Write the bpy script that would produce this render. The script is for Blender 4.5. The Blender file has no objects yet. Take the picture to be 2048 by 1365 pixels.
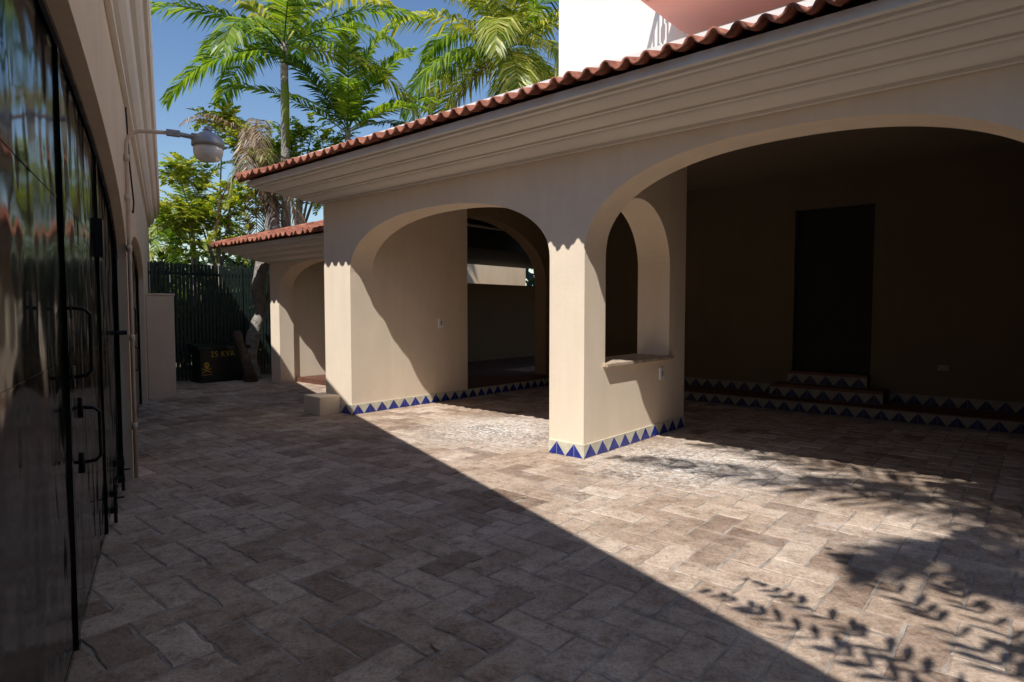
import bpy, math, random
from mathutils import Vector, Matrix
random.seed(7)
S=bpy.context.scene
COL=S.collection
R=random.random
def U(a,b): return a+(b-a)*random.random()

# ------------------------------------------------------------ materials
def newmat(name):
    m=bpy.data.materials.new(name); m.use_nodes=True
    nt=m.node_tree; b=nt.nodes["Principled BSDF"]
    return m,nt,b
def ramp(nt,stops):
    r=nt.nodes.new("ShaderNodeValToRGB"); e=r.color_ramp.elements
    while len(e)>len(stops): e.remove(e[-1])
    while len(e)<len(stops): e.new(0.5)
    for el,(p,c) in zip(e,stops):
        el.position=p; el.color=(c[0],c[1],c[2],1)
    return r
def coord(nt):
    return nt.nodes.new("ShaderNodeNewGeometry").outputs["Position"]
def noise(nt,scale,detail=5,rough=.6,vec=None):
    n=nt.nodes.new("ShaderNodeTexNoise"); n.inputs["Scale"].default_value=scale
    n.inputs["Detail"].default_value=detail; n.inputs["Roughness"].default_value=rough
    nt.links.new(vec if vec else coord(nt),n.inputs["Vector"])
    return n
def mix(nt,fac,a,b,mode="MIX"):
    m=nt.nodes.new("ShaderNodeMix"); m.data_type="RGBA"; m.blend_type=mode
    def s(i,v):
        if isinstance(v,(tuple,list)): m.inputs[i].default_value=(v[0],v[1],v[2],1)
        elif isinstance(v,(int,float)): m.inputs[i].default_value=v
        else: nt.links.new(v,m.inputs[i])
    s(0,fac); s(6,a); s(7,b)
    return m.outputs[2]
def bump(nt,b,h,strength,dist=.01):
    n=nt.nodes.new("ShaderNodeBump"); n.inputs["Strength"].default_value=strength; n.inputs["Distance"].default_value=dist
    nt.links.new(h,n.inputs["Height"]); nt.links.new(n.outputs[0],b.inputs["Normal"])
def spot(nt,p,r0,r1):
    d=nt.nodes.new("ShaderNodeVectorMath"); d.operation="DISTANCE"; nt.links.new(coord(nt),d.inputs[0]); d.inputs[1].default_value=p
    m=nt.nodes.new("ShaderNodeMapRange"); m.inputs[1].default_value=r0; m.inputs[2].default_value=r1; m.inputs[3].default_value=1; m.inputs[4].default_value=0
    nt.links.new(d.outputs["Value"],m.inputs[0]); return m.outputs[0]
def noisy(name,c1,c2,scale=3,rough=.85,bs=.3,bscale=60,bd=.004,metal=0,c3=None):
    m,nt,b=newmat(name)
    n=noise(nt,scale,5,.65)
    st=[(.3,c1),(.7,c2)]
    if c3: st=[(.25,c1),(.5,c2),(.75,c3)]
    r=ramp(nt,st); nt.links.new(n.outputs[0],r.inputs[0]); nt.links.new(r.outputs[0],b.inputs["Base Color"])
    b.inputs["Roughness"].default_value=rough; b.inputs["Metallic"].default_value=metal
    if bs>0:
        n2=noise(nt,bscale,3,.6); bump(nt,b,n2.outputs[0],bs,bd)
    return m
def stucco(name,c,dark=.88,streak=.25,bs=.35):
    m,nt,b=newmat(name)
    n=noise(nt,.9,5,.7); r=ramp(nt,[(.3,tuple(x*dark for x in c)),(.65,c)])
    nt.links.new(n.outputs[0],r.inputs[0])
    mp=nt.nodes.new("ShaderNodeMapping"); mp.inputs["Scale"].default_value=(5,5,.6)
    nt.links.new(coord(nt),mp.inputs[0])
    n3=noise(nt,1,4,.6,mp.outputs[0]); r3=ramp(nt,[(.38,(.84,.82,.78)),(.62,(1,1,1))]); nt.links.new(n3.outputs[0],r3.inputs[0])
    col=mix(nt,streak,r.outputs[0],r3.outputs[0],"MULTIPLY")
    nt.links.new(col,b.inputs["Base Color"]); b.inputs["Roughness"].default_value=.9; b.inputs["Specular IOR Level"].default_value=.3
    n2=noise(nt,24,6,.7); bump(nt,b,n2.outputs[0],bs,.006)
    return m
M_wall=stucco("stucco_cream",(.94,.785,.61),.91)
M_inShade=stucco("stucco_interior_shade_tone",(.165,.128,.083))  # cream stucco darkened: the portico's shade is put into the colour
M_dimShade=stucco("stucco_painted_shade",(.13,.075,.040))  # shade of the far cream walls painted in as dark brown
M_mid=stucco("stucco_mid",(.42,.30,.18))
M_warm=stucco("stucco_warm",(.90,.66,.42))
M_garwall=stucco("stucco_garage",(.82,.66,.50))
M_corn=stucco("cornice_paint",(.86,.80,.72),.95,.1,.12)
M_white=stucco("stucco_white",(.86,.81,.75),.95,.15,.25)
M_pink=stucco("stucco_salmon",(.95,.50,.42),.97,.1,.1)
M_ceilShade=stucco("ceiling_shade_tone",(.24,.19,.13))  # ceiling shade painted in as a darker base colour
M_stone=noisy("sill_stone",(.32,.22,.15),(.62,.50,.38),14,.8,.4,50)
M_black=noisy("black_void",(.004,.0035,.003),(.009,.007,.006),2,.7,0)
M_steel=noisy("galvanised_steel",(.30,.31,.33),(.46,.47,.49),8,.45,.1,40,metal=.4)
M_iron=noisy("black_iron",(.006,.007,.007),(.02,.02,.02),10,.4,.2,40,metal=.3)
M_cable=noisy("conduit_paint",(.60,.46,.36),(.74,.60,.48),8,.6,.1,40)
M_plast=noisy("white_plastic",(.90,.90,.90),(.95,.95,.94),5,.35,0)
M_yellow=noisy("yellow_paint",(.62,.36,.03),(.72,.45,.05),8,.5,0)
M_bark=noisy("palm_bark",(.10,.085,.07),(.28,.245,.21),9,.95,1.0,18,.03,c3=(.44,.40,.36))
M_bark2=noisy("brown_bark",(.05,.034,.026),(.14,.10,.07),9,.95,1.0,18,.03)
M_fence=noisy("fence_green_paint",(.010,.022,.019),(.024,.042,.036),5,.5,.15,40)
M_box=noisy("transformer_green",(.005,.012,.009),(.012,.022,.017),3,.35,.1,30)
M_earth=noisy("garden_earth",(.06,.05,.035),(.14,.11,.08),1.5,.95,.5,20,.02,c3=(.07,.09,.04))
M_mortar=noisy("mortar",(.17,.135,.11),(.50,.43,.36),5,.95,.5,80,.004)
M_brickfl=noisy("terracotta_floor",(.10,.038,.022),(.17,.07,.042),6,.7,.3,40)
M_hedge=noisy("hedge_leaf_mass",(.010,.022,.006),(.035,.06,.018),6,.8,1.0,9,.1,c3=(.06,.10,.03))
def glaze(name,a,c,ro=.3):
    m,nt,b=newmat(name); n=noise(nt,12,3); r=ramp(nt,[(.3,a),(.7,c)]); nt.links.new(n.outputs[0],r.inputs[0]); nt.links.new(r.outputs[0],b.inputs["Base Color"]); b.inputs["Roughness"].default_value=ro; return m
M_blue=glaze("blue_glaze",(.010,.020,.18),(.022,.05,.36),.25)
M_tilew=glaze("cream_glaze",(.56,.52,.40),(.72,.69,.56),.35)
M_blueShade=glaze("shade_toned_blue_glaze",(.010,.012,.05),(.018,.024,.09),.6)  # shaded copy of the blue glaze, dimness put into the colour
M_tilewShade=glaze("shade_toned_cream_glaze",(.20,.18,.14),(.28,.26,.21),.6)  # cream glaze darkened likewise to carry the indoor shade
M_door,nt,b=newmat("dark_gloss_door")
n=noise(nt,2.2,5,.6); r=ramp(nt,[(.3,(.0012,.0018,.0016)),(.7,(.003,.005,.004))]); nt.links.new(n.outputs[0],r.inputs[0]); nt.links.new(r.outputs[0],b.inputs["Base Color"])
n5=noise(nt,5,4,.6); r5=ramp(nt,[(.3,(.07,.07,.07)),(.8,(.17,.17,.17))]); nt.links.new(n5.outputs[0],r5.inputs[0]); nt.links.new(r5.outputs[0],b.inputs["Roughness"])
b.inputs["Specular IOR Level"].default_value=.42
mp=nt.nodes.new("ShaderNodeMapping"); mp.inputs["Scale"].default_value=(1,1,.6); nt.links.new(coord(nt),mp.inputs[0])
n2=noise(nt,1.9,2,.5,mp.outputs[0]); bump(nt,b,n2.outputs[0],.6,.07)
# pavers
M_pav,nt,b=newmat("worn_pavers")
g=nt.nodes.new("ShaderNodeNewGeometry")
r=ramp(nt,[(0,(.36,.262,.20)),(.18,(.50,.382,.298)),(.5,(.59,.462,.365)),(.8,(.64,.51,.41)),(1,(.72,.595,.49))])
nt.links.new(g.outputs["Random Per Island"],r.inputs[0])
n1=noise(nt,7,6,.78); r1=ramp(nt,[(.32,(.46,.39,.34)),(.48,(.89,.86,.83)),(.68,(1.15,1.14,1.12))]); nt.links.new(n1.outputs[0],r1.inputs[0])
c=mix(nt,1,r.outputs[0],r1.outputs[0],"MULTIPLY")
n6=noise(nt,50,4,.8); r6=ramp(nt,[(.35,(.58,.53,.49)),(.55,(1,1,1))]); nt.links.new(n6.outputs[0],r6.inputs[0])
c=mix(nt,.75,c,r6.outputs[0],"MULTIPLY")
n7=noise(nt,1.1,4,.6); r7=ramp(nt,[(.35,(.80,.76,.72)),(.6,(1.05,1.04,1.03))]); nt.links.new(n7.outputs[0],r7.inputs[0])
c=mix(nt,1,c,r7.outputs[0],"MULTIPLY")
n2=noise(nt,.55,5,.6); r2=ramp(nt,[(.5,(.05,.05,.05)),(.74,(.5,.5,.5))]); nt.links.new(n2.outputs[0],r2.inputs[0])
s1=spot(nt,(1.75,6.15,0),.15,1.3); s2=spot(nt,(-.15,7.9,0),.15,1.3)
ms=mix(nt,1,r2.outputs[0],s1,"ADD"); ms=mix(nt,1,ms,s2,"ADD")
n3=noise(nt,17,5,.8); r3=ramp(nt,[(.44,(0,0,0)),(.58,(1,1,1))]); nt.links.new(n3.outputs[0],r3.inputs[0])
f=mix(nt,1,ms,r3.outputs[0],"MULTIPLY")
c=mix(nt,f,c,(.82,.80,.76))
nt.links.new(c,b.inputs["Base Color"]); b.inputs["Roughness"].default_value=.88; b.inputs["Specular IOR Level"].default_value=.22
n4=noise(nt,13,6,.72); bump(nt,b,n4.outputs[0],.9,.018)
# roof tiles
M_roof,nt,b=newmat("terracotta_tile")
n=noise(nt,6,6,.7); r=ramp(nt,[(.3,(.13,.036,.02)),(.5,(.30,.10,.055)),(.75,(.50,.22,.14))]); nt.links.new(n.outputs[0],r.inputs[0])
nt.links.new(r.outputs[0],b.inputs["Base Color"]); b.inputs["Roughness"].default_value=.85
n2=noise(nt,40,5,.6); bump(nt,b,n2.outputs[0],.5,.006)
def leafmat(name,cols,trans=.35):
    m=bpy.data.materials.new(name); m.use_nodes=True; nt=m.node_tree; nt.nodes.clear()
    g=nt.nodes.new("ShaderNodeNewGeometry"); r=ramp(nt,[(i/(len(cols)-1),c) for i,c in enumerate(cols)])
    nt.links.new(g.outputs["Random Per Island"],r.inputs[0])
    d=nt.nodes.new("ShaderNodeBsdfPrincipled"); d.inputs["Roughness"].default_value=.40
    t=nt.nodes.new("ShaderNodeBsdfTranslucent"); mx=nt.nodes.new("ShaderNodeMixShader"); mx.inputs[0].default_value=trans
    nt.links.new(r.outputs[0],d.inputs["Base Color"]); 
    h=mix(nt,1,r.outputs[0],(2.1,2.0,.7),"MULTIPLY"); nt.links.new(h,t.inputs[0])
    o=nt.nodes.new("ShaderNodeOutputMaterial"); nt.links.new(d.outputs[0],mx.inputs[1]); nt.links.new(t.outputs[0],mx.inputs[2]); nt.links.new(mx.outputs[0],o.inputs[0])
    return m
M_leafG=leafmat("palm_leaf_green",[(.040,.090,.012),(.09,.175,.018),(.18,.28,.03),(.30,.38,.05)],.45)
M_leafY=leafmat("palm_leaf_yellow",[(.08,.13,.02),(.21,.26,.035),(.40,.40,.08),(.60,.55,.20)],.42)
M_leafK=leafmat("palm_leaf_dark",[(.016,.050,.012),(.035,.09,.016),(.07,.15,.02)],.35)
M_leafD=leafmat("dead_leaf",[(.09,.05,.028),(.20,.13,.075),(.34,.24,.15)],.15)
M_shrub=leafmat("shrub_leaf",[(.06,.11,.015),(.14,.21,.02),(.30,.36,.03),(.52,.50,.08)],.45)
M_shrubD=leafmat("shrub_leaf_dark",[(.010,.025,.007),(.022,.045,.012),(.05,.08,.018)],.25)
M_lens,nt,b=newmat("ribbed_acrylic"); b.inputs["Base Color"].default_value=(.92,.92,.92,1); b.inputs["Roughness"].default_value=.2; b.inputs["Transmission Weight"].default_value=.25

# ------------------------------------------------------------ frames
P0=(0.746,6.347)
FH=Matrix.Translation((P0[0],P0[1],0))@Matrix.Rotation(-math.radians(40.86),4,'Z')
FL=Matrix.Rotation(math.radians(29.4),4,'Z')
FW=Matrix.Identity(4)
class Thing:
    def __init__(s,name,frame,origin,label,cat,kind=None,group=None):
        o=bpy.data.objects.new(name,None); COL.objects.link(o); o.empty_display_size=.2
        o.matrix_world=frame@Matrix.Translation(origin)
        o["label"]=label; o["category"]=cat
        if kind:o["kind"]=kind
        if group:o["group"]=group
        s.o=o; s.or_=Vector(origin)
    def part(s,name,mesh,parent=None,label=None):
        v,f=mesh[0],mesh[1]; mats=mesh[2]; mi=mesh[3] if len(mesh)>3 else None
        vv=[(x-s.or_.x,y-s.or_.y,z-s.or_.z) for x,y,z in v]
        ob=mk(name,vv,f,mats,mi)
        ob.parent=parent or s.o
        if label: ob["label"]=label
        return ob
def mk(name,v,f,mats,mi=None):
    me=bpy.data.meshes.new(name); me.from_pydata(v,[],f)
    if not isinstance(mats,(list,tuple)): mats=[mats]
    for m in mats: me.materials.append(m)
    if mi: me.polygons.foreach_set("material_index",mi)
    me.validate(); me.update()
    ob=bpy.data.objects.new(name,me); COL.objects.link(ob); return ob
def solo(name,frame,origin,mesh,label,cat=None,kind=None,group=None):
    v,f,mats=mesh[:3]; mi=mesh[3] if len(mesh)>3 else None
    o=Vector(origin)
    ob=mk(name,[(x-o.x,y-o.y,z-o.z) for x,y,z in v],f,mats,mi)
    ob.matrix_world=frame@Matrix.Translation(origin)
    ob["label"]=label
    if cat: ob["category"]=cat
    if kind: ob["kind"]=kind
    if group: ob["group"]=group
    return ob
def smooth(ob):
    ob.data.polygons.foreach_set("use_smooth",[True]*len(ob.data.polygons)); return ob
def bevel(ob,w=.01,seg=2):
    m=ob.modifiers.new("b","BEVEL"); m.width=w; m.segments=seg; m.limit_method='ANGLE'; m.angle_limit=math.radians(50); return ob
class B:
    def __init__(s,*mats): s.v=[];s.f=[];s.mi=[];s.m=list(mats)
    def add(s,v,f,mi=0):
        k=len(s.v); s.v+=list(v); s.f+=[tuple(i+k for i in q) for q in f]; s.mi+=[mi]*len(f)
    def box(s,x0,x1,y0,y1,z0,z1,mi=0):
        s.add([(x0,y0,z0),(x1,y0,z0),(x1,y1,z0),(x0,y1,z0),(x0,y0,z1),(x1,y0,z1),(x1,y1,z1),(x0,y1,z1)],
              [(0,3,2,1),(4,5,6,7),(0,1,5,4),(1,2,6,5),(2,3,7,6),(3,0,4,7)],mi)
    def extr(s,poly,axis,t0,t1,mi=0):
        n=len(poly)
        if axis=='x': v=[(p,t0,z) for p,z in poly]+[(p,t1,z) for p,z in poly]
        else: v=[(t0,p,z) for p,z in poly]+[(t1,p,z) for p,z in poly]
        f=[tuple(range(n)),tuple(range(2*n-1,n-1,-1))]+[(i,(i+1)%n,n+(i+1)%n,n+i) for i in range(n)]
        s.add(v,f,mi)
    def cyl(s,p,q,r0,r1=None,n=12,mi=0,caps=True):
        r1=r0 if r1 is None else r1
        p=Vector(p);q=Vector(q);d=(q-p).normalized()
        a=d.orthogonal().normalized();b=d.cross(a)
        v=[];
        for c,r in((p,r0),(q,r1)):
            for i in range(n):
                t=2*math.pi*i/n; v.append(tuple(c+a*math.cos(t)*r+b*math.sin(t)*r))
        f=[(i,(i+1)%n,n+(i+1)%n,n+i) for i in range(n)]
        if caps:f+=[tuple(range(n-1,-1,-1)),tuple(range(n,2*n))]
        s.add(v,f,mi)
    def tube(s,pts,rad,n=10,mi=0):
        pts=[Vector(p) for p in pts]; rs=rad if isinstance(rad,list) else [rad]*len(pts)
        v=[];a=None
        for i,p in enumerate(pts):
            d=(pts[min(i+1,len(pts)-1)]-pts[max(i-1,0)]).normalized()
            if a is None: a=d.orthogonal().normalized()
            a=(a-d*a.dot(d)).normalized(); b=d.cross(a)
            for k in range(n):
                t=2*math.pi*k/n; v.append(tuple(p+(a*math.cos(t)+b*math.sin(t))*rs[i]))
        f=[]
        for i in range(len(pts)-1):
            for k in range(n): f.append((i*n+k,i*n+(k+1)%n,(i+1)*n+(k+1)%n,(i+1)*n+k))
        f+=[tuple(range(n-1,-1,-1)),tuple(range((len(pts)-1)*n,len(pts)*n))]
        s.add(v,f,mi)
    def lathe(s,c,prof,n=32,mi=0,ribs=0):
        v=[];m=len(prof)
        for i in range(n):
            t=2*math.pi*i/n
            for r,z in prof:
                rr=r*(1+(ribs*(1 if i%2 else -1))); v.append((c[0]+rr*math.cos(t),c[1]+rr*math.sin(t),c[2]+z))
        f=[(i*m+j,((i+1)%n)*m+j,((i+1)%n)*m+j+1,i*m+j+1) for i in range(n) for j in range(m-1)]
        s.add(v,f,mi)
    def get(s): return (s.v,s.f,s.m,s.mi)
def arc(c,hw,zs,rise,p=2.0,n=40):
    out=[]
    for i in range(n+1):
        t=math.pi*(1-i/n); cx=math.cos(t); sx=math.sin(t)
        x=c+hw*math.copysign(abs(cx)**(2/p),cx); z=zs+rise*(abs(sx)**(2/p))
        out.append((x,z))
    return out
def tband(bb,p0,p1,nrm,z0,h=.145,w=.22,t=.014):
    L=math.hypot(p1[0]-p0[0],p1[1]-p0[1]); dx,dy=(p1[0]-p0[0])/L,(p1[1]-p0[1])/L
    def P(s,z,o): return (p0[0]+dx*s+nrm[0]*o,p0[1]+dy*s+nrm[1]*o,z)
    ins=.003
    v=[P(0,z0,-ins),P(L,z0,-ins),P(L,z0,t),P(0,z0,t),P(0,z0+h,-ins),P(L,z0+h,-ins),P(L,z0+h,t),P(0,z0+h,t)]
    bb.add(v,[(0,3,2,1),(4,5,6,7),(0,1,5,4),(1,2,6,5),(2,3,7,6),(3,0,4,7)],0)
    k=max(1,round(L/w)); w=L/k; g=.004; T=t+.0025
    for i in range(k):
        s=i*w
        for (A,Bq,C) in (((s+g,z0+g),(s+w/2-g*.6,z0+g),(s+w/2-g*.6,z0+h-2*g)),((s+w/2+g*.6,z0+g),(s+w-g,z0+g),(s+w/2+g*.6,z0+h-2*g))):
            v=[P(A[0],A[1],T),P(Bq[0],Bq[1],T),P(C[0],C[1],T),P(A[0],A[1],t-.002),P(Bq[0],Bq[1],t-.002),P(C[0],C[1],t-.002)]
            bb.add(v,[(0,1,2),(0,3,4,1),(1,4,5,2),(2,5,3,0)],1)

# ------------------------------------------------------------ ground
mkv=[(-150,-150,-.03),(150,-150,-.03),(150,150,-.03),(-150,150,-.03)]
solo("ground",FW,(0,0,0),(mkv,[(0,1,2,3)],[M_earth]),"bare garden soil around the paved yard",kind="structure")
pv=[];pf=[]
w=.195
def paver(x0,x1,y0,y1):
    g=.005; j=.0075
    x0+=g;x1-=g;y0+=g;y1-=g
    tz=U(-.002,.002); tx=U(-.006,.006); ty=U(-.006,.006); cx=(x0+x1)/2; cy=(y0+y1)/2
    pts=[]
    def seg(ax,ay,bx,by,n):
        for i in range(n):
            t=i/n; pts.append((ax+(bx-ax)*t+U(-j,j),ay+(by-ay)*t+U(-j,j)))
    nx=6 if x1-x0>.3 else 3; ny=6 if y1-y0>.3 else 3
    seg(x0,y0,x1,y0,nx);seg(x1,y0,x1,y1,ny);seg(x1,y1,x0,y1,nx);seg(x0,y1,x0,y0,ny)
    k=len(pv);n=len(pts)
    for s_,z in((1,-.02),(1,-.006),(0,0)):
        for x,y in pts:
            if s_==0:
                d=math.hypot(x-cx,y-cy); q=1-.012/d; xx=cx+(x-cx)*q; yy=cy+(y-cy)*q
                pv.append((xx,yy,tz+(xx-cx)*tx+(yy-cy)*ty))
            else: pv.append((x,y,z))
    for r_ in(0,1):
        for i in range(n): pf.append((k+r_*n+i,k+r_*n+(i+1)%n,k+(r_+1)*n+(i+1)%n,k+(r_+1)*n+i))
    pf.append(tuple(range(k+2*n,k+3*n)))
for n_ in range(-65,65):
    for m_ in range(-40,40):
        ox=n_+4*m_; oy=n_
        for (x0,x1,y0,y1) in((0,2,0,1),(2,3,-1,1)):
            X0,X1,Y0,Y1=[(ox+x0)*w,(ox+x1)*w,(oy+y0)*w,(oy+y1)*w]
            if X0<-11.2 or X1>6.5 or Y0<-8 or Y1>4.64: continue
            if X0>4.6 and Y0>-1: continue
            paver(X0,X1,Y0,Y1)
bb2=B(M_mortar,M_pav); bb2.add([(-11.5,-12,-.0055),(9,-12,-.0055),(9,4.7,-.0055),(-11.5,4.7,-.0055)],[(0,1,2,3)],0); bb2.add(pv,pf,1)
solo("paving",FH,(0,0,0),bb2.get(),"worn brown herringbone stone pavers with pale mortar",kind="structure")

# ------------------------------------------------------------ main house
H=Thing("arcaded_house",FH,(0,0,0),"cream stucco house with open arched portico, tiled eaves and salmon balcony","house")
aL=-4.80
fw=B(M_wall)
poly=[(aL,0),(-4.12,0)]+arc(-2.285,1.835,2.10,.76,2.25)+[(-.45,0),(0,0)]+arc(1.9,1.9,2.12,.92,2.3,56)+[(3.8,0),(4.6,0),(4.6,3.72),(aL,3.72)]
fw.extr(poly,'x',0,.40)
H.part("facade_wall",fw.get(),label="cream wall with two wide flattened arches")
pw=B(M_wall)
pw.extr([(.40,0),(2.35,0),(2.35,.93),(.40,.93)],'y',-.45,0)
pts=arc(1.15,.75,2.08,.76,2.0,30)
pw.extr([(.40,.93),(.402,.93)]+pts+[(1.90,.93),(2.35,.93),(2.35,3.70),(.40,3.70)],'y',-.45,0)
H.part("partition_wall",pw.get(),label="short cream wall with arched pass-through opening")
sl=B(M_stone); sl.box(-.50,.06,.36,1.94,.932,.975)
bevel(H.part("window_sill",sl.get(),label="rough natural stone sill"),.008)
lw=B(M_wall); lw.box(aL,-4.12,.40,2.42,0,3.70); H.part("end_wall",lw.get())
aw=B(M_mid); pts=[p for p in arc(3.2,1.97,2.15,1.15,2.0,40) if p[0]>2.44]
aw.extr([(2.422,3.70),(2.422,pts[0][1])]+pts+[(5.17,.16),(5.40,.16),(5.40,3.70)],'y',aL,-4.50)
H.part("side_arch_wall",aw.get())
bk=B(M_inShade); bk.box(aL,.46,5.40,5.62,0,3.70); bk.box(1.60,4.4,5.40,5.62,0,3.70); bk.box(.46,1.60,5.40,5.62,3.17,3.70)
H.part("back_wall",bk.get(),label="cream back wall with shade painted into its colour")
sd=B(M_inShade); sd.box(4.4,4.6,.40,5.62,0,3.70); H.part("end_wall",sd.get())
ce=B(M_ceilShade); ce.box(aL,4.6,.402,5.62,3.702,3.80); H.part("ceiling",ce.get())
fr=B(M_white); fr.box(-5.08,4.6,-.29,-.003,3.62,3.86); fr.box(-5.08,4.6,-.003,5.9,3.803,3.86); H.part("flat_roof",fr.get(),label="white flat roof added out of view to bounce light onto the balcony")  # unseen white slab, added to bounce sunlight up to the balcony underside
pf_=B(M_brickfl)
pf_.box(-4.12,4.4,4.65,5.398,-.01,.16); pf_.box(aL-1.5,-4.121,2.425,5.398,-.01,.16)
H.part("raised_floor",pf_.get(),label="low terracotta platform along the wall")
st=B(M_brickfl); st.box(.25,1.85,4.98,5.398,.162,.36); st.box(.46,1.6,5.2,5.55,.362,.56)
H.part("door_steps",st.get())
dr=B(M_black); dr.box(.465,1.595,5.50,5.54,.56,3.168)  # near-black slab fills the door opening
H.part("door",dr.get(),label="tall black panel filling the doorway")
tb=B(M_tilew,M_blue)
tband(tb,(-.45,0),(.0,0),(0,-1),0)
tband(tb,(0,-.014),(0,2.35),(1,0),0,w=.235)
tband(tb,(.014,2.35),(-.45,2.35),(0,1),0)
tband(tb,(-4.39,0),(-4.12,0),(0,-1),0)
tband(tb,(-4.12,-.014),(-4.12,4.634),(1,0),0)
H.part("tile_skirting",tb.get(),label="blue and cream triangle glazed tiles")
tb=B(M_tilewShade,M_blueShade)
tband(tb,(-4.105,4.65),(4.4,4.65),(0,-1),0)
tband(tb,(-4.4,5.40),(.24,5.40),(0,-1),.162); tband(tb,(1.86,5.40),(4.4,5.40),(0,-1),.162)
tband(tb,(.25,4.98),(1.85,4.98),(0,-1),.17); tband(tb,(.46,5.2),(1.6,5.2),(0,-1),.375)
H.part("step_tiles",tb.get(),label="blue and cream triangle tiles with shade painted into their colours")
for (bx,y,z) in ((-4.12,1.78,1.33),(0,1.70,.76)):
    q=B(M_plast,M_steel); q.box(bx-.002,bx+.016,y-.048,y+.048,z-.075,z+.075); q.box(bx+.016,bx+.022,y-.016,y+.016,z-.035,z+.035,1)
    bevel(H.part("light_switch",q.get()),.002)
q=B(M_tilewShade); q.box(2.45,2.58,5.388,5.402,.68,.76); H.part("wall_socket",q.get())
def cornice(mat,aL,aR,b0,z0,k,bend):
    prof=[(0,0),(.045,0),(.045,.03),(.10,.03)]
    def cove(e0,z0_,e1,z1,n=6):
        for i in range(1,n+1):
            t=math.pi/2*i/n; prof.append((e0+(e1-e0)*math.sin(t),z0_+(z1-z0_)*(1-math.cos(t))))
    cove(.10,.03,.25,.085); prof.extend([(.29,.085),(.29,.105),(.33,.105)])
    cove(.33,.105,.47,.155); prof.extend([(.51,.155),(.51,.175),(.55,.175)])
    cove(.55,.175,.68,.225); prof.extend([(.73,.225),(.73,.25),(.79,.25),(.79,.325),(.02,.327)])
    v=[];f=[]
    for e,z in prof:
        e*=k
        v+=[(aR,b0-e,z0+z),(aL-e,b0-e,z0+z),(aL-e,bend,z0+z)]
    n=len(prof)
    for i in range(n-1):
        for j in range(2): f.append((i*3+j,i*3+j+1,(i+1)*3+j+1,(i+1)*3+j))
    f.append(tuple(i*3 for i in range(n)))
    f.append(tuple(i*3+2 for i in range(n-1,-1,-1)))
    return (v,f,[mat])
H.part("cornice",cornice(M_corn,aL-.002,4.6,-.002,3.165,1.0,5.62),label="stepped off-white moulded cornice")
def tileroof(aL,aR,b0,z0,e,b1,slope,amp=.033,pitch=.18,course=.36,eL=None):
    bb=B(M_roof); random.seed(3)
    eL=eL or e
    aS=aL-eL
    ns=14
    na=int((aR-aS)/(pitch/ns))
    bs=b0-e
    W=b1-(b0-e)
    while bs<b1-.01:
        be=min(bs+course+.05,b1)
        zs=z0+(bs-(b0-e))*slope+.028; ze=z0+(be-(b0-e))*slope+.002
        jit=[(U(-.022,.022),U(-.009,.009)) for _ in range(int(na/ns)+3)]
        v=[]
        for i in range(na+1):
            x=aS+i*pitch/ns
            if x< aS+(bs-(b0-e)): continue
            ph=2*math.pi*(x-aS)/pitch
            cc=math.cos(ph); s_=math.copysign(abs(cc)**.7,cc)
            jb,jz=jit[int((x-aS)/pitch+.5)]
            w_=amp*s_
            v.append((x,bs+jb,zs+w_+jz)); v.append((x,be,ze+w_))
        k=len(v)//2
        bb.add(v,[(2*i,2*i+2,2*i+3,2*i+1) for i in range(k-1)])
        bs+=course
    bs=b0-e
    v=[];L=6.0
    nb=int(L/(pitch/8))
    for i in range(nb+1):
        y=bs+i*pitch/8; w_=amp*math.cos(2*math.pi*i/8)
        wd=min(i*pitch/8,W)
        v.append((aS,y,z0+w_*(1 if i>8 else .3))); v.append((aS+wd,y,z0+wd*slope+w_*(1 if i>8 else .3)))
    bb.add(v,[(2*i,2*i+2,2*i+3,2*i+1) for i in range(nb)])
    for i in range(max(1,int(W/.3))):
        s=i*.3
        bb.cyl((aS+s+.02,bs+s+.02,z0+s*slope+.02),(aS+s+.32,bs+s+.32,z0+(s+.32)*slope+.035),.075,.06,10)
    return bb.get()
ob=H.part("tile_roof",tileroof(aL,4.6,0,3.512,.93,-.28,.32,eL=.86),label="weathered wavy terracotta tile eaves")
smooth(ob); m=ob.modifiers.new("s","SOLIDIFY"); m.thickness=.020; m.offset=-1
uw=B(M_white); uw.box(-.80,6.5,.62,6.5,3.862,10.0); H.part("upper_wall",uw.get(),label="sunlit white upper storey wall")
bl=B(M_pink)
bl.box(.66,6.5,-.42,.618,4.42,4.60); bl.box(.72,6.5,-.36,.618,4.36,4.42); bl.box(.77,6.5,-.31,.618,4.32,4.36); bl.box(.82,6.5,-.26,.618,4.29,4.32)
BAL=H.part("balcony",bl.get(),label="salmon pink stepped balcony slab")
rl=B(M_iron)
rl.box(.70,6.4,-.40,-.36,5.50,5.54); rl.box(.70,.74,-.40,.618,5.50,5.54); rl.box(.70,.74,-.40,.618,4.68,4.70)
for i in range(45): x=.72+i*.13; rl.cyl((x,-.38,4.60),(x,-.38,5.5),.010,n=6)
for i in range(8):
    y=-.38+i*.13; rl.cyl((.72,y,4.60),(.72,y,5.5),.011,n=6); rl.cyl((.72,y,5.0),(.72,y,5.12),.026,n=6)
H.part("railing",rl.get(),parent=BAL)
sb=B(M_wall); sb.box(-4.85,-4.40,-.36,-.002,-.01,.27)
bevel(solo("stone_block",FH,(-4.6,-.2,0),sb.get(),"low cream plastered block against the pillar","block"),.012)

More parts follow.
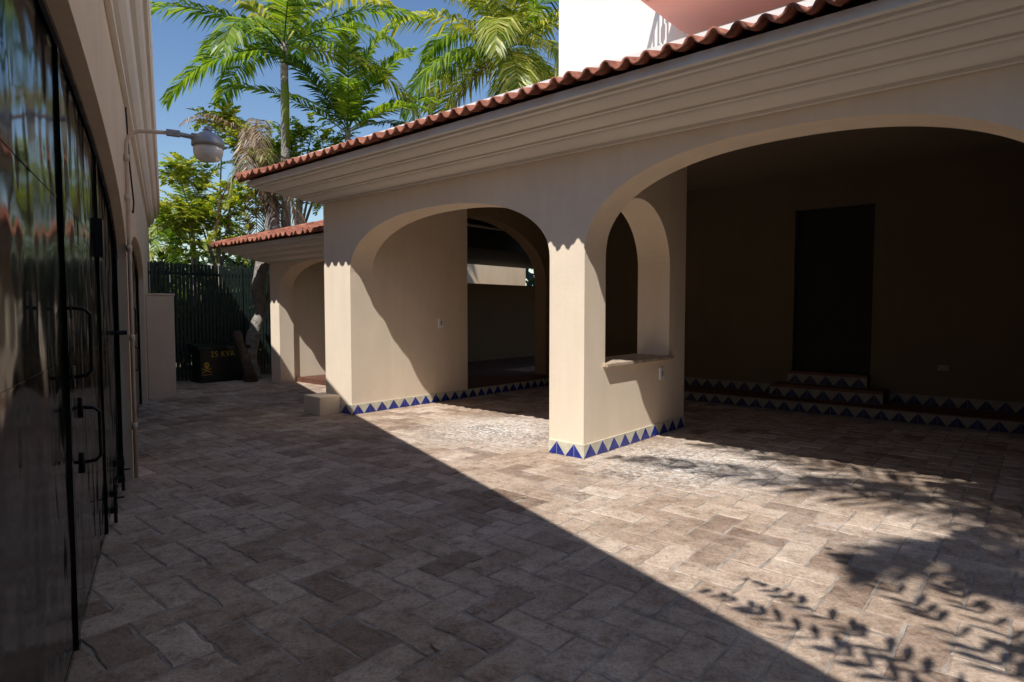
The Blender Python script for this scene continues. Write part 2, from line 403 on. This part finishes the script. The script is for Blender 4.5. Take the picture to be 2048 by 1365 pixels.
# ------------------------------------------------------------ small outbuilding
O=Thing("arched_outbuilding",FH,(-7,1.3,0),"smaller cream outbuilding with arch and tiled eaves beyond the house","outbuilding")
ow=B(M_wall)
ow.extr([(-8.95,0),(-8.58,0)]+arc(-6.95,1.63,1.95,.60,2.2)+[(-5.32,0),(-4.95,0),(-4.95,2.87),(-8.95,2.87)],'x',1.30,1.62)
O.part("facade_wall",ow.get())
o2=B(M_wall); o2.box(-8.95,-8.65,1.622,5.0,0,2.87); O.part("end_wall",o2.get())
o3=B(M_black); o3.box(-8.95,-5.16,1.30,14.5,2.872,2.96); o3.box(-5.158,-5.10,2.45,14.5,2.80,3.9)
O.part("flat_roof",o3.get(),label="dark timber roof")
O.part("cornice",cornice(M_corn,-8.952,-4.95,1.298,2.54,.9,6.6))
ob=O.part("tile_roof",tileroof(-8.95,-4.95,1.3,2.89,.85,2.4,.30)); smooth(ob); m=ob.modifiers.new("s","SOLIDIFY"); m.thickness=.020; m.offset=-1
of=B(M_brickfl); of.box(-8.618,-6.302,1.7,14,-.02,.10); O.part("floor",of.get())
yw=B(M_dimShade); yw.box(-8.9,-8.62,5.02,14,0,2.30); solo("garden_wall",FH,(-8.7,9,0),yw.get(),"plain cream garden wall behind the portico, shade painted into its colour","wall")
yw=B(M_warm); yw.box(-10.3,-10.05,6.5,11.2,0,3.6); solo("garden_wall",FH,(-10.2,8.8,0),yw.get(),"taller sunlit cream boundary wall with leaf shadows","wall")
yw=B(M_dimShade); yw.box(-9.5,-4.8,13.6,13.9,0,3.4); solo("garden_wall",FH,(-7,13.7,0),yw.get(),"cream wall closing the rear passage, shade painted into its colour","wall")

# ------------------------------------------------------------ garage building
G=Thing("garage_building",FL,(-.5,5,0),"cream garage building with dark double metal doors and moulded cornice","garage")
gw=B(M_garwall)
a1=arc(2.8,3.75,2.0,.72,2.1,50); a2=arc(9.45,2.15,2.0,.45,2.1,40)
gw.extr([(-7,0),(-.95,0)]+a1+[(6.55,0),(7.3,0)]+a2+[(11.6,0),(17,0),(17,4.28),(-7,4.28)],'y',-.60,-.29)
G.part("wall",gw.get())
gb=B(M_garwall); gb.box(-4.5,-.602,-7,17,3.9,4.2); gb.box(-4.5,-4.2,-7,17,0,3.9); gb.box(-4.5,-.3,-7.2,-7.001,0,4.2); gb.box(-4.5,-.3,17.001,17.2,0,4.2); G.part("rear_wall",gb.get())
prof=[(-.288,3.50),(-.25,3.50),(-.25,3.56),(-.22,3.57),(-.18,3.62),(-.165,3.66),(-.165,3.71),(-.13,3.72),(-.10,3.76),(-.085,3.81),(-.06,3.81),(-.06,3.91),(-.05,3.92),(-.045,4.30),(-.288,4.31)]
gc=B(M_corn); gc.add([(x,-7,z) for x,z in prof]+[(x,17,z) for x,z in prof],[(i,i+1,len(prof)+i+1,len(prof)+i) for i in range(len(prof)-1)]+[tuple(range(len(prof))),tuple(range(2*len(prof)-1,len(prof)-1,-1))])
G.part("cornice",gc.get())
def door(c,hw,zs,rise,p,splits,u0,u1,handles):
    sh=.012
    D=B(M_door)
    D.extr([(u0+sh,.03)]+arc(c,hw-sh,zs,rise-sh,p,50)+[(u1-sh,.03)],'y',-.42,-.385)
    dob=G.part("garage_door",D.get(),label="glossy dark green-black sheet metal door")
    Fm=B(M_door)
    def ztop(u):
        x=min(1,abs((u-c)/(hw-sh))); return zs+(rise-sh)*(1-x**p)**(1/p)
    for s in splits:
        zt=ztop(s)-.01
        Fm.box(-.387,-.372,s-.035,s-.003,.03,zt); Fm.box(-.387,-.372,s+.003,s+.035,.03,zt)
    for z in(.06,1.32,2.02):
        prev=u0+.05
        for s in list(splits)+[u1-.05]:
            Fm.box(-.387,-.383,prev+.045,s-.045,z,z+.010); prev=s
    pts=arc(c,hw-.03,zs,rise-.03,p,50)
    Fm.tube([(-.372,u,z) for u,z in pts],.016,6)
    Fm.box(-.387,-.36,u1-.07,u1-.02,.03,zs); 
    G.part("door_frame",Fm.get(),parent=dob)
    for (u,z0,z1) in handles:
        h=B(M_iron); x=-.375
        h.tube([(x,u,z0),(x+.05,u,z0+.005),(x+.072,u,z0+.03),(x+.072,u,z1-.03),(x+.05,u,z1-.005),(x,u,z1)],.009,8)
        h.box(x-.01,x+.004,u-.025,u+.025,z0-.05,z0+.05); h.box(x-.01,x+.004,u-.025,u+.025,z1-.05,z1+.05)
        smooth(G.part("handle",h.get(),parent=dob))
    return dob
d1=door(2.8,3.75,2.0,.72,2.1,[.3,3.32,4.95],-.95,6.55,[(3.46,1.24,1.56),(3.75,.78,1.06)])
d2=door(9.45,2.15,2.0,.45,2.1,[8.7],7.3,11.6,[(8.5,1.25,1.58),(8.9,.80,1.10)])
for u,hh in((6.1,.32),(5.2,.30)):
    bt=B(M_iron)
    bt.cyl((-.345,u,.02),(-.345,u,hh),.012,n=8); bt.box(-.38,-.33,u-.04,u+.04,.10,.14); bt.box(-.38,-.33,u-.04,u+.04,hh-.08,hh-.04); bt.cyl((-.345,u,.2),(-.29,u,.2),.008,n=6)
    G.part("door_bolt",bt.get(),parent=d1)
lk=B(M_iron); lk.box(-.387,-.345,4.86,4.98,1.9,2.15)
G.part("lock_box",lk.get(),parent=d1)
lk=B(M_iron); lk.cyl((-.38,6.45,1.35),(-.30,6.45,1.35),.02,n=8)
G.part("door_latch",lk.get(),parent=d1)
cb_=B(M_black)
cb_.tube([(-.275,6.9,3.45),(-.262,7.0,2.95),(-.245,7.25,2.62),(-.262,7.5,2.55),(-.275,7.7,2.60)],.008,6)
G.part("loose_cable",cb_.get())
lp=B(M_garwall); lp.box(-.285,.14,12.4,12.75,-.01,1.80); lp.box(-.285,.155,12.385,12.765,1.801,1.84)
bevel(solo("low_wall",FL,(0,12.5,0),lp.get(),"short cream plastered wall stub beside the garage","wall"),.01)

# ------------------------------------------------------------ lamp
L=Thing("wall_lamp",FL,(-.26,6.5,0),"grey yard lamp on curved painted conduit against the garage","lamp")
pp=B(M_cable)
pts=[(-.265,6.50,.02),(-.265,6.50,3.0)]
for i in range(1,9):
    t=math.pi/2*i/8; pts.append((-.265+.13*(1-math.cos(t)),6.50,3.0+.15*math.sin(t)))
pts+=[(.02,6.5,3.16),(.10,6.5,3.165)]
pp.tube(pts,.017,10)
for z in(.5,1.3,2.1,2.55,2.9): pp.cyl((-.265,6.5,z-.03),(-.265,6.5,z+.03),.024,n=12); 
smooth(L.part("conduit",pp.get()))
ar=B(M_steel); ar.tube([(.08,6.5,3.165),(.18,6.5,3.16),(.28,6.5,3.15)],.022,10); ar.box(.05,.16,6.47,6.53,3.14,3.19); ar.cyl((.12,6.46,3.165),(.12,6.54,3.165),.012,n=8)
L.part("arm",ar.get())
cp=B(M_steel); c=(.39,6.5,3.10)
cp.lathe(c,[(.0,.125),(.035,.125),(.04,.115),(.07,.10),(.11,.07),(.135,.03),(.142,.0),(.142,-.02),(.125,-.02),(.0,-.01)],32)
cp.cyl((.39,6.5,3.22),(.39,6.5,3.26),.034,.03,12); cp.box(.25,.35,6.46,6.54,3.125,3.18)
smooth(L.part("lamp_cap",cp.get()))
ln=B(M_lens); ln.lathe(c,[(.118,-.021),(.127,-.05),(.124,-.09),(.110,-.13),(.08,-.15),(.0,-.16)],64,ribs=.015); smooth(L.part("lens",ln.get()))

# ------------------------------------------------------------ fence
fn=B(M_fence,M_black)
for i in range(62):
    y=-1.0+i*.078; fn.box(-10.42,-10.38,y,y+.050,.03,2.54+U(-.004,.004))
fn.box(-10.45,-10.425,-1.0,3.85,.25,.31); fn.box(-10.45,-10.425,-1.0,3.85,2.30,2.36); fn.box(-10.45,-10.425,-1.0,3.85,1.3,1.35)
for y in(-1.05,1.4,3.85): fn.box(-10.47,-10.421,y-.03,y+.04,0,2.58)
solo("metal_fence",FH,(-10.4,1.4,0),fn.get(),"tall dark green vertical slat metal fence","fence")

# ------------------------------------------------------------ transformer
X=Thing("transformer_box",FH@Matrix.Translation((0,.08,0)),(-10.05,.65,0),"dark green electrical transformer cabinet with yellow warning marks","electrical box")
q=B(M_box); q.box(-10.32,-9.85,.10,1.22,.0,.06); q.box(-10.30,-9.87,.12,1.20,.06,.70)
bevel(X.part("cabinet",q.get()),.01)
q=B(M_box); q.add([(-10.33,.08,.70),(-9.83,.08,.70),(-9.83,1.24,.70),(-10.33,1.24,.70),(-10.33,.08,.83),(-9.86,.08,.77),(-9.86,1.24,.77),(-10.33,1.24,.83)],[(0,3,2,1),(4,5,6,7),(0,1,5,4),(1,2,6,5),(2,3,7,6),(3,0,4,7)])
q.box(-9.869,-9.862,.80,.81,.08,.69); q.box(-9.87,-9.85,.85,.88,.35,.45)
bevel(X.part("lid",q.get()),.008)
cu=bpy.data.curves.new("t","FONT"); cu.body="25 KVA"; cu.size=.175; cu.extrude=.001; cu.space_character=1.18
to=bpy.data.objects.new("t",cu); COL.objects.link(to); bpy.context.view_layer.update()
me=to.evaluated_get(bpy.context.evaluated_depsgraph_get()).to_mesh()
tv=[(-9.866+v.co.z,.34+v.co.x*.80,.545+v.co.y) for v in me.vertices]; tf=[tuple(p.vertices) for p in me.polygons]
to.to_mesh_clear(); bpy.data.objects.remove(to)
X.part("rating_text",(tv,tf,[M_yellow]))
sk=B(M_yellow,M_box)
def disc(cy,cz,ry,rz,x,mi,n=18): sk.add([(x,cy+ry*math.cos(2*math.pi*i/n),cz+rz*math.sin(2*math.pi*i/n)) for i in range(n)],[tuple(range(n))],mi)
cy,cz=.25,.38
disc(cy,cz,.055,.057,-9.866,0); sk.add([(-9.8655,cy-.032,cz-.085),(-9.8655,cy+.032,cz-.085),(-9.8655,cy+.036,cz-.045),(-9.8655,cy-.036,cz-.045)],[(0,1,2,3)],0)
disc(cy-.022,cz+.002,.016,.018,-9.864,1); disc(cy+.022,cz+.002,.016,.018,-9.864,1)
sk.add([(-9.864,cy,cz-.018),(-9.864,cy-.009,cz-.038),(-9.864,cy+.009,cz-.038)],[(0,1,2)],1)
for k in(-.017,0,.017): sk.add([(-9.864,cy+k-.002,cz-.084),(-9.864,cy+k+.002,cz-.084),(-9.864,cy+k+.002,cz-.060),(-9.864,cy+k-.002,cz-.060)],[(0,1,2,3)],1)
for sg in(1,-1):
    dx,dz=.10,.045*sg; sk.add([(-9.8665-.0004*sg,cy-dx,cz-.12-dz-.008),(-9.8665-.0004*sg,cy+dx,cz-.12+dz-.008),(-9.8665-.0004*sg,cy+dx,cz-.12+dz+.008),(-9.8665-.0004*sg,cy-dx,cz-.12-dz+.008)],[(0,1,2,3)],0)
sk.add([(-9.865,.15,.175-.01),(-9.865,.36,.175-.01),(-9.865,.36,.175),(-9.865,.15,.175)],[(0,1,2,3)],0)
X.part("warning_emblem",sk.get(),label="yellow skull and crossbones")

# ------------------------------------------------------------ vegetation
def frond(bb,base,az,el,length,droop,n,ll,lw,mi=0,hang=.5,raf=.02,N=14,dead=False):
    p=Vector(base); pts=[p.copy()]; e=el; dirs=[]
    for i in range(N):
        d=Vector((math.cos(az)*math.cos(e),math.sin(az)*math.cos(e),math.sin(e))); dirs.append(d)
        p=p+d*(length/N); pts.append(p.copy()); e-=droop/N*(.4+1.2*i/N); 
        e=max(e,-1.45)
    dirs.append(dirs[-1])
    bb.tube([tuple(q) for q in pts],[raf*(1-.85*i/N) for i in range(N+1)],4,mi)
    side=Vector((-math.sin(az),math.cos(az),0))
    for i in range(n):
        t=.10+.90*(i+R()*.6)/n; k=min(N-1,int(t*N)); fr=t*N-k
        q=pts[k].lerp(pts[min(k+1,N)],min(fr,1)); d=dirs[k]; up=side.cross(d)*-1
        if up.z<0: up=-up
        l=ll*(math.sin(math.pi*min(1,(t*.88+.10)))**.55)*U(.85,1.1)
        for s in(-1,1):
            if R()<.04: continue
            out=(side*s*U(.8,1)+d*(.35+.7*t)+up*U(.05,.35)).normalized()
            m1=q+out*l*.45+Vector((0,0,-hang*l*.10)); tip=q+out*l*.86+Vector((0,0,-hang*l*U(.35,.75)))
            wv=(out.cross(up)+up*U(-.5,.5)).normalized()*lw*.5
            b0=q-wv*.5; b1=q+wv*.5
            bb.add([tuple(b0),tuple(b1),tuple(m1+wv),tuple(m1-wv),tuple(tip)],[(0,1,2,3),(3,2,4)],mi)
def palm(name,base,crown,mats,nf,fl,label,ll=.55,lw=.045,droop=1.5,elr=(-.2,1.3),nl=42,shaft=0,tr=.13,hang=.5,dead=0,seed=1,coco=0,group=None,aoff=0,extra=(),lv=(.85,1.1)):
    random.seed(seed)
    T_=Thing(name,FW,(base[0],base[1],0),label,"palm tree",group=group)
    tb=B(M_bark,M_leafG)
    bx,by=base; cx,cy,cz=crown; pts=[];rs=[]
    for i in range(24):
        t=i/23; pts.append((bx+(cx-bx)*t**1.6,by+(cy-by)*t**1.6,cz*t-.02)); rs.append(tr*(1.35-.5*t)*(1+.05*(i%2)))
    tb.tube(pts,rs,10)
    if shaft: tb.tube([(cx,cy,cz-shaft),(cx,cy,cz-shaft*.5),(cx,cy,cz+.1)],[tr*.95,tr*1.02,tr*.4],10,1)
    smooth(T_.part("trunk",tb.get()))
    cb=B(*mats)
    for i in range(nf):
        u=(i+.5)/nf
        az=aoff+i*2.39996+U(-.25,.25)
        el=elr[1]+(elr[0]-elr[1])*u+U(-.12,.12)
        frond(cb,(cx+math.cos(az)*.08,cy+math.sin(az)*.08,cz+.1-.25*u),az,el,fl*U(*lv),droop*U(.8,1.2),nl,ll,lw,random.choice(range(len(mats)-(1 if dead else 0))),hang,.022)
    for i in range(dead):
        az=i*2.1+U(0,1); frond(cb,(cx,cy,cz-.25),az,U(-.9,-.4),fl*.8,1.2,nl//2,ll*.7,lw*.6,len(mats)-1,.9,.02)
    for (az,el,ln,dr_) in extra: frond(cb,(cx,cy,cz),az,el,ln,dr_,nl,ll,lw,0,hang,.03)
    T_.part("crown",cb.get())
    for i in range(coco):
        cc=B(M_leafY); az=R()*6.3; c=(cx+math.cos(az)*.28,cy+math.sin(az)*.28,cz-.25-R()*.3)
        cc.lathe(c,[(0,.13),(.06,.11),(.10,.04),(.10,-.03),(.06,-.11),(0,-.13)],10)
        smooth(T_.part("coconut",cc.get()))
    return T_
def wpos(px,y): return (px-1024)/1231*y
def zz(py,y): return 1.55+(620-py)/1231*y
y=15.5
palm("palm_tree",(wpos(575,y),y),(wpos(578,y),y,zz(95,y)),[M_leafG,M_leafG,M_leafY],18,3.7,"tall green feather palm with long arching fronds",ll=.80,lw=.07,droop=1.35,elr=(-.1,1.35),shaft=2.6,tr=.10,seed=3,nl=52,hang=.8)
y=17
palm("palm_tree",(wpos(690,y)+.2,y),(wpos(700,y),y,zz(260,y)),[M_leafG,M_leafK,M_leafG],14,3.1,"shorter dark green palm with upright fronds",ll=.62,lw=.075,droop=.9,elr=(.3,1.45),shaft=1.5,tr=.09,seed=5,nl=44,hang=.4)
y=22
palm("coconut_palm",(wpos(1000,y),22.5),(wpos(1010,y),y,zz(110,y)),[M_leafY,M_leafG,M_leafY,M_leafY,M_leafD],27,5.0,"yellow-green coconut palm with drooping fronds and coconuts",ll=1.2,lw=.085,droop=1.9,elr=(-.6,1.4),tr=.20,seed=9,nl=60,hang=1.0,dead=2,coco=6)
y=16.5
palm("palm_tree",(wpos(380,y),17),(wpos(385,y),y,zz(430,y)),[M_leafY,M_leafY,M_leafG],16,1.9,"low yellow-green young palm behind the fence",ll=.42,lw=.05,droop=1.6,elr=(-.3,1.3),tr=.08,seed=12,nl=34)
y=19
palm("palm_tree",(wpos(350,y),y),(wpos(350,y),y,zz(490,y)),[M_leafY,M_leafG],20,2.4,"bushy palm with pale fronds behind the fence",ll=.5,lw=.05,droop=1.5,elr=(-.3,1.3),tr=.1,seed=15,nl=40)
def sprays(bb,blobs,n,L,ll,lw,mi=0,nl=9):
    for _ in range(n):
        cx,cy,cz,rx,ry,rz=random.choice(blobs)
        while True:
            x,y,z=U(-1,1),U(-1,1),U(-1,1); d=x*x+y*y+z*z
            if d<1: break
        az=math.atan2(y*ry+U(-.5,.5),x*rx+U(-.5,.5))
        frond(bb,(cx+x*rx,cy+y*ry,cz+z*rz),az,U(-.3,1.0),L*U(.6,1.2),U(.8,1.8),nl,ll,lw,mi,.3,.006,5)
def leafcloud(bb,blobs,n,size,mi=0):
    for _ in range(n):
        cx,cy,cz,rx,ry,rz=random.choice(blobs)
        while True:
            x,y,z=U(-1,1),U(-1,1),U(-1,1); d=x*x+y*y+z*z
            if d<1: break
        c=Vector((cx+x*rx,cy+y*ry,cz+z*rz)); n_=Vector((U(-1,1),U(-1,1),U(-.2,1))).normalized()
        a=n_.orthogonal().normalized(); a.rotate(Matrix.Rotation(U(0,6.3),3,n_)); b=n_.cross(a); s=size*U(.6,1.4)
        bb.add([tuple(c-a*s),tuple(c+b*s*.42+n_*s*.08),tuple(c+a*s),tuple(c-b*s*.42+n_*s*.08)],[(0,1,2,3)],mi)
def leaftree(name,base,blobs,ns,L,mats,label,cat="tree",seed=1,tr=.09,nc=600):
    random.seed(seed)
    T_=Thing(name,FW,(base[0],base[1],0),label,cat)
    tb=B(M_bark)
    top=min(b[2] for b in blobs)
    tb.tube([(base[0],base[1],-.02),(base[0]+.05,base[1],top*.5),(base[0],base[1],top)],[tr*1.3,tr,tr*.8],8)
    for b in blobs: tb.tube([(base[0],base[1],top*.7),((base[0]+b[0])/2,(base[1]+b[1])/2,(top+b[2])/2+.1),(b[0],b[1],b[2]+b[5]*.5)],[tr*.5,tr*.35,tr*.1],6)
    smooth(T_.part("trunk",tb.get()))
    cb=B(*mats)
    for k in range(len(mats)): sprays(cb,blobs,ns//len(mats),L,.16,.055,k)
    leafcloud(cb,blobs,nc,.05,len(mats)-1)
    T_.part("crown",cb.get())
y=17.5
leaftree("feathery_tree",(wpos(600,y),y),[(wpos(630,y),y,zz(290,y),.9,.7,.5),(wpos(560,y),y,zz(320,y),.7,.7,.5),(wpos(700,y),y,zz(330,y),.7,.7,.4),(wpos(650,y),y,zz(380,y),1.2,.8,.6)],560,.55,[M_shrub,M_shrub,M_leafG],"bushy yellow-green tree above the tiled roof",seed=21)
y=15.5
leaftree("feathery_tree",(wpos(440,y),y),[(wpos(455,y),y,zz(250,y),.35,.4,.25),(wpos(500,y),y,zz(290,y),.4,.4,.3),(wpos(375,y),y,zz(350,y),.45,.5,.3),(wpos(430,y),y,zz(430,y),.8,.7,.4),(wpos(490,y),y,zz(400,y),.6,.6,.5),(wpos(440,y),y,zz(490,y),1.4,.7,.4),(wpos(380,y),y,zz(440,y),.6,.6,.4)],640,.5,[M_shrub,M_shrub,M_leafY],"loose yellow-green compound-leaved tree behind the slatted fence",seed=22,tr=.06,nc=400)
random.seed(31)
hb=B(M_shrubD,M_shrub)
blobs=[(x,U(17.5,21),U(.9,2.2),1.3,1.2,1.2) for x in [-15,-14,-13,-12,-11,-10,-9,-8,-7,-6,-12.5,-10.5,-8.5]]
leafcloud(hb,blobs,11000,.15,0); leafcloud(hb,blobs,500,.10,1)
blobs=[(x,U(15.2,15.8),U(.8,1.5),.7,.5,.9) for x in (-9.5,-9,-8.3,-7.6,-6.9,-6.4)]
leafcloud(hb,blobs,2500,.12,0)
blobs=[(x,U(26,32),U(1.5,3.0),2.5,2,1.8) for x in range(-26,10,2)]
leafcloud(hb,blobs,6000,.28,0)
solo("garden_shrubs",FW,(-9,20,0),hb.get(),"dense dark green garden shrubs behind the fence",kind="stuff")
def hedge(x0,x1,y0,y1,h,lab):
    hb=B(M_hedge); nx,ny,nz=int((x1-x0)/.7)+2,int((y1-y0)/.7)+2,int(h/.7)+2
    def grid(fn,n,m):
        v=[];f=[]
        for i in range(n):
            for j in range(m): v.append(fn(i/(n-1),j/(m-1)))
        for i in range(n-1):
            for j in range(m-1): f.append((i*m+j,(i+1)*m+j,(i+1)*m+j+1,i*m+j+1))
        hb.add(v,f)
    J=lambda p:(p[0]+U(-.22,.22),p[1]+U(-.22,.22),p[2]+U(-.25,.35)*(1 if p[2]>.1 else 0))
    grid(lambda s,t:J((x0+(x1-x0)*s,y0,h*t)),nx,nz); grid(lambda s,t:J((x0+(x1-x0)*s,y1,h*t)),nx,nz)
    grid(lambda s,t:J((x0,y0+(y1-y0)*s,h*t)),ny,nz); grid(lambda s,t:J((x1,y0+(y1-y0)*s,h*t)),ny,nz)
    grid(lambda s,t:J((x0+(x1-x0)*s,y0+(y1-y0)*t,h)),nx,ny)
    leafcloud(hb,[(x0+(x1-x0)*k/12,(y0+y1)/2,h*q,1.2,(y1-y0)*.7 if y1-y0<4 else 1.2,1.2) for k in range(13) for q in(.5,.95)],1500,.2)
    solo("sky_blocker_hedge",FW,((x0+x1)/2,(y0+y1)/2,0),hb.get(),lab,"hedge")  # unseen hedges, added to cut the sky fill on the facade
hedge(-5,16,-11,-9,8.0,"tall dark green hedge added behind the camera to block sky light")
hedge(10.5,12.5,-9,4,7.5,"tall dark green hedge added out of view beside the driveway to block sky light")

random.seed(41)
T1=Thing("old_palm_tree",FH,(-9.9,1.45,0),"leaning grey-barked old palm trunk hung with dead brown fronds","palm tree")
tb=B(M_bark)
path=[(-9.95,1.35,-.02,.20),(-9.95,1.30,.5,.15),(-9.98,1.42,1.0,.135),(-9.97,1.62,1.5,.13),(-10.0,1.55,2.0,.14),(-10.02,1.7,2.6,.15),(-10.05,1.95,3.3,.15),(-10.1,2.0,4.0,.14),(-10.15,1.85,4.8,.12),(-10.2,1.65,5.7,.10)]
P=[];Rr=[]
for i in range(len(path)-1):
    for k in range(5):
        t=k/5; a_,b_=path[i],path[i+1]; P.append(tuple(a_[j]+(b_[j]-a_[j])*t+(U(-.012,.012)) for j in range(3))); Rr.append((a_[3]+(b_[3]-a_[3])*t)*U(.92,1.1))
tb.tube(P,Rr,12)
tb.tube([(-9.95,1.3,.3),(-9.8,1.15,.1),(-9.6,1.05,-.02)],[.09,.07,.05],8); tb.tube([(-9.98,1.45,1.1),(-9.9,1.7,1.6),(-9.95,1.85,2.2)],[.06,.05,.04],8)
smooth(T1.part("trunk",tb.get()))
cb=B(M_leafD,M_leafY)
for i in range(26): frond(cb,(-10.2,1.65,U(4.5,5.6)),U(0,6.3),U(-.9,.7),U(1.2,2.5),U(1.5,2.8),30,.45,.03,0 if i%5 else 1,1.0,.02)
T1.part("dead_fronds",cb.get())
T2=B(M_bark2); T2.tube([(-9.35,1.05,-.02),(-9.38,1.0,.3),(-9.44,.94,.6),(-9.47,.86,.85),(-9.50,.84,1.05),(-9.5,.83,1.10)],[.15,.11,.10,.085,.09,.06],9)
smooth(solo("tree_stump",FH,(-9.4,1.0,0),T2.get(),"brown cut trunk stump leaning beside the transformer","stump"))
def hpos(a,b): v=FH@Vector((a,b,0)); return v.x,v.y
cx,cy=hpos(7.2,-5.8)
ha=math.pi-.713
palm("yard_palm_tree",(5.2,-3.4),(cx,cy,8.0),[M_leafG],19,2.8,"dense palm beside the paved yard",ll=.70,lw=.075,droop=1.3,elr=(-.5,1.0),nl=40,seed=52,lv=(.65,1.15),
     extra=((ha,.45,4.8,1.0),(ha-.32,.40,4.8,1.1),(ha-.55,.5,4.3,1.2)))
cx,cy=hpos(7.55,-7.7)
palm("yard_palm_tree",(5.0,-6.0),(cx,cy,8.0),[M_leafG],30,2.1,"compact bushy palm beside the hedge",ll=.65,lw=.10,droop=1.4,elr=(-.7,1.2),nl=40,seed=57)
random.seed(61)
cx,cy=hpos(5.3,-5.6)
cx+=.22; cy+=.35
T3=Thing("feathery_young_tree",FW,(cx,cy,0),"slender feathery-leaved young tree by the yard","tree")
tb=B(M_bark2); tb.tube([(cx,cy,-.02),(cx+.05,cy,1.6),(cx,cy,3.1)],[.06,.05,.035],8); smooth(T3.part("trunk",tb.get()))
cb=B(M_leafG)
for i,(az,el,ln) in enumerate([(1.60,.35,2.7),(1.86,.22,2.6),(1.42,.3,2.6),(2.08,.40,2.3),(.3,.6,1.4),(4.2,.6,1.3),(5.3,.5,1.4)]):
    frond(cb,(cx,cy,3.1),az,el,ln,.9,22,.23,.055,0,.3,.007)
T3.part("crown",cb.get())
random.seed(71)
for (lx,ly) in ((-3.4,8.1),(-1.9,4.3),(-.35,2.75),(-2.6,6.3),(.1,5.0)):
    an=U(0,6.3); l=U(.035,.06); ca,sa=math.cos(an),math.sin(an)
    v=[]
    for i in range(6):
        t=i/5; wd=.22*l*math.sin(math.pi*t)**.8+.001; zc=.006+.02*abs(t-.5)
        for s in(-1,1): X_,Y_=(t-.5)*2*l,s*wd; v.append((lx+X_*ca-Y_*sa,ly+X_*sa+Y_*ca,zc+.006))
    solo("fallen_leaf",FW,(lx,ly,0),(v,[(2*i,2*i+2,2*i+3,2*i+1) for i in range(5)],[M_stone]),"small dry pale curled leaf lying on the paving","leaf",group="fallen leaves on the paving")

# ------------------------------------------------------------ light
sx,sy,sz=.352,1.018,-1.40
d=Vector((sx,sy,sz)).normalized()
elv=math.asin(-d.z); rot=math.atan2(-sx,-sy)
w=bpy.data.worlds.new("World"); S.world=w; w.use_nodes=True; nt=w.node_tree
sky=nt.nodes.new("ShaderNodeTexSky"); sky.sky_type='NISHITA'; sky.sun_disc=False; sky.sun_elevation=elv; sky.sun_rotation=rot
sky.air_density=1.3; sky.dust_density=.1; sky.ozone_density=2.2
hs=nt.nodes.new("ShaderNodeHueSaturation"); hs.inputs["Saturation"].default_value=1.15; hs.inputs["Hue"].default_value=.508
nt.links.new(sky.outputs[0],hs.inputs["Color"]); nt.links.new(hs.outputs[0],nt.nodes["Background"].inputs[0]); nt.nodes["Background"].inputs[1].default_value=.125
sl_=bpy.data.lights.new("sun","SUN"); sl_.energy=5; sl_.angle=math.radians(.5); sl_.color=(1,.975,.93)
so=bpy.data.objects.new("sun",sl_); COL.objects.link(so); so.rotation_euler=d.to_track_quat('-Z','Y').to_euler()
# ------------------------------------------------------------ camera
c=bpy.data.cameras.new("camera"); co=bpy.data.objects.new("camera",c); COL.objects.link(co); S.camera=co
c.sensor_width=36; c.lens=1230/2048*36; c.clip_start=.03; c.clip_end=600
co.location=(0,0,1.55); co.rotation_euler=(math.radians(90)-math.atan(62/1230),0,0)
S.view_settings.view_transform='Standard'; S.view_settings.look='None'; S.view_settings.exposure=0
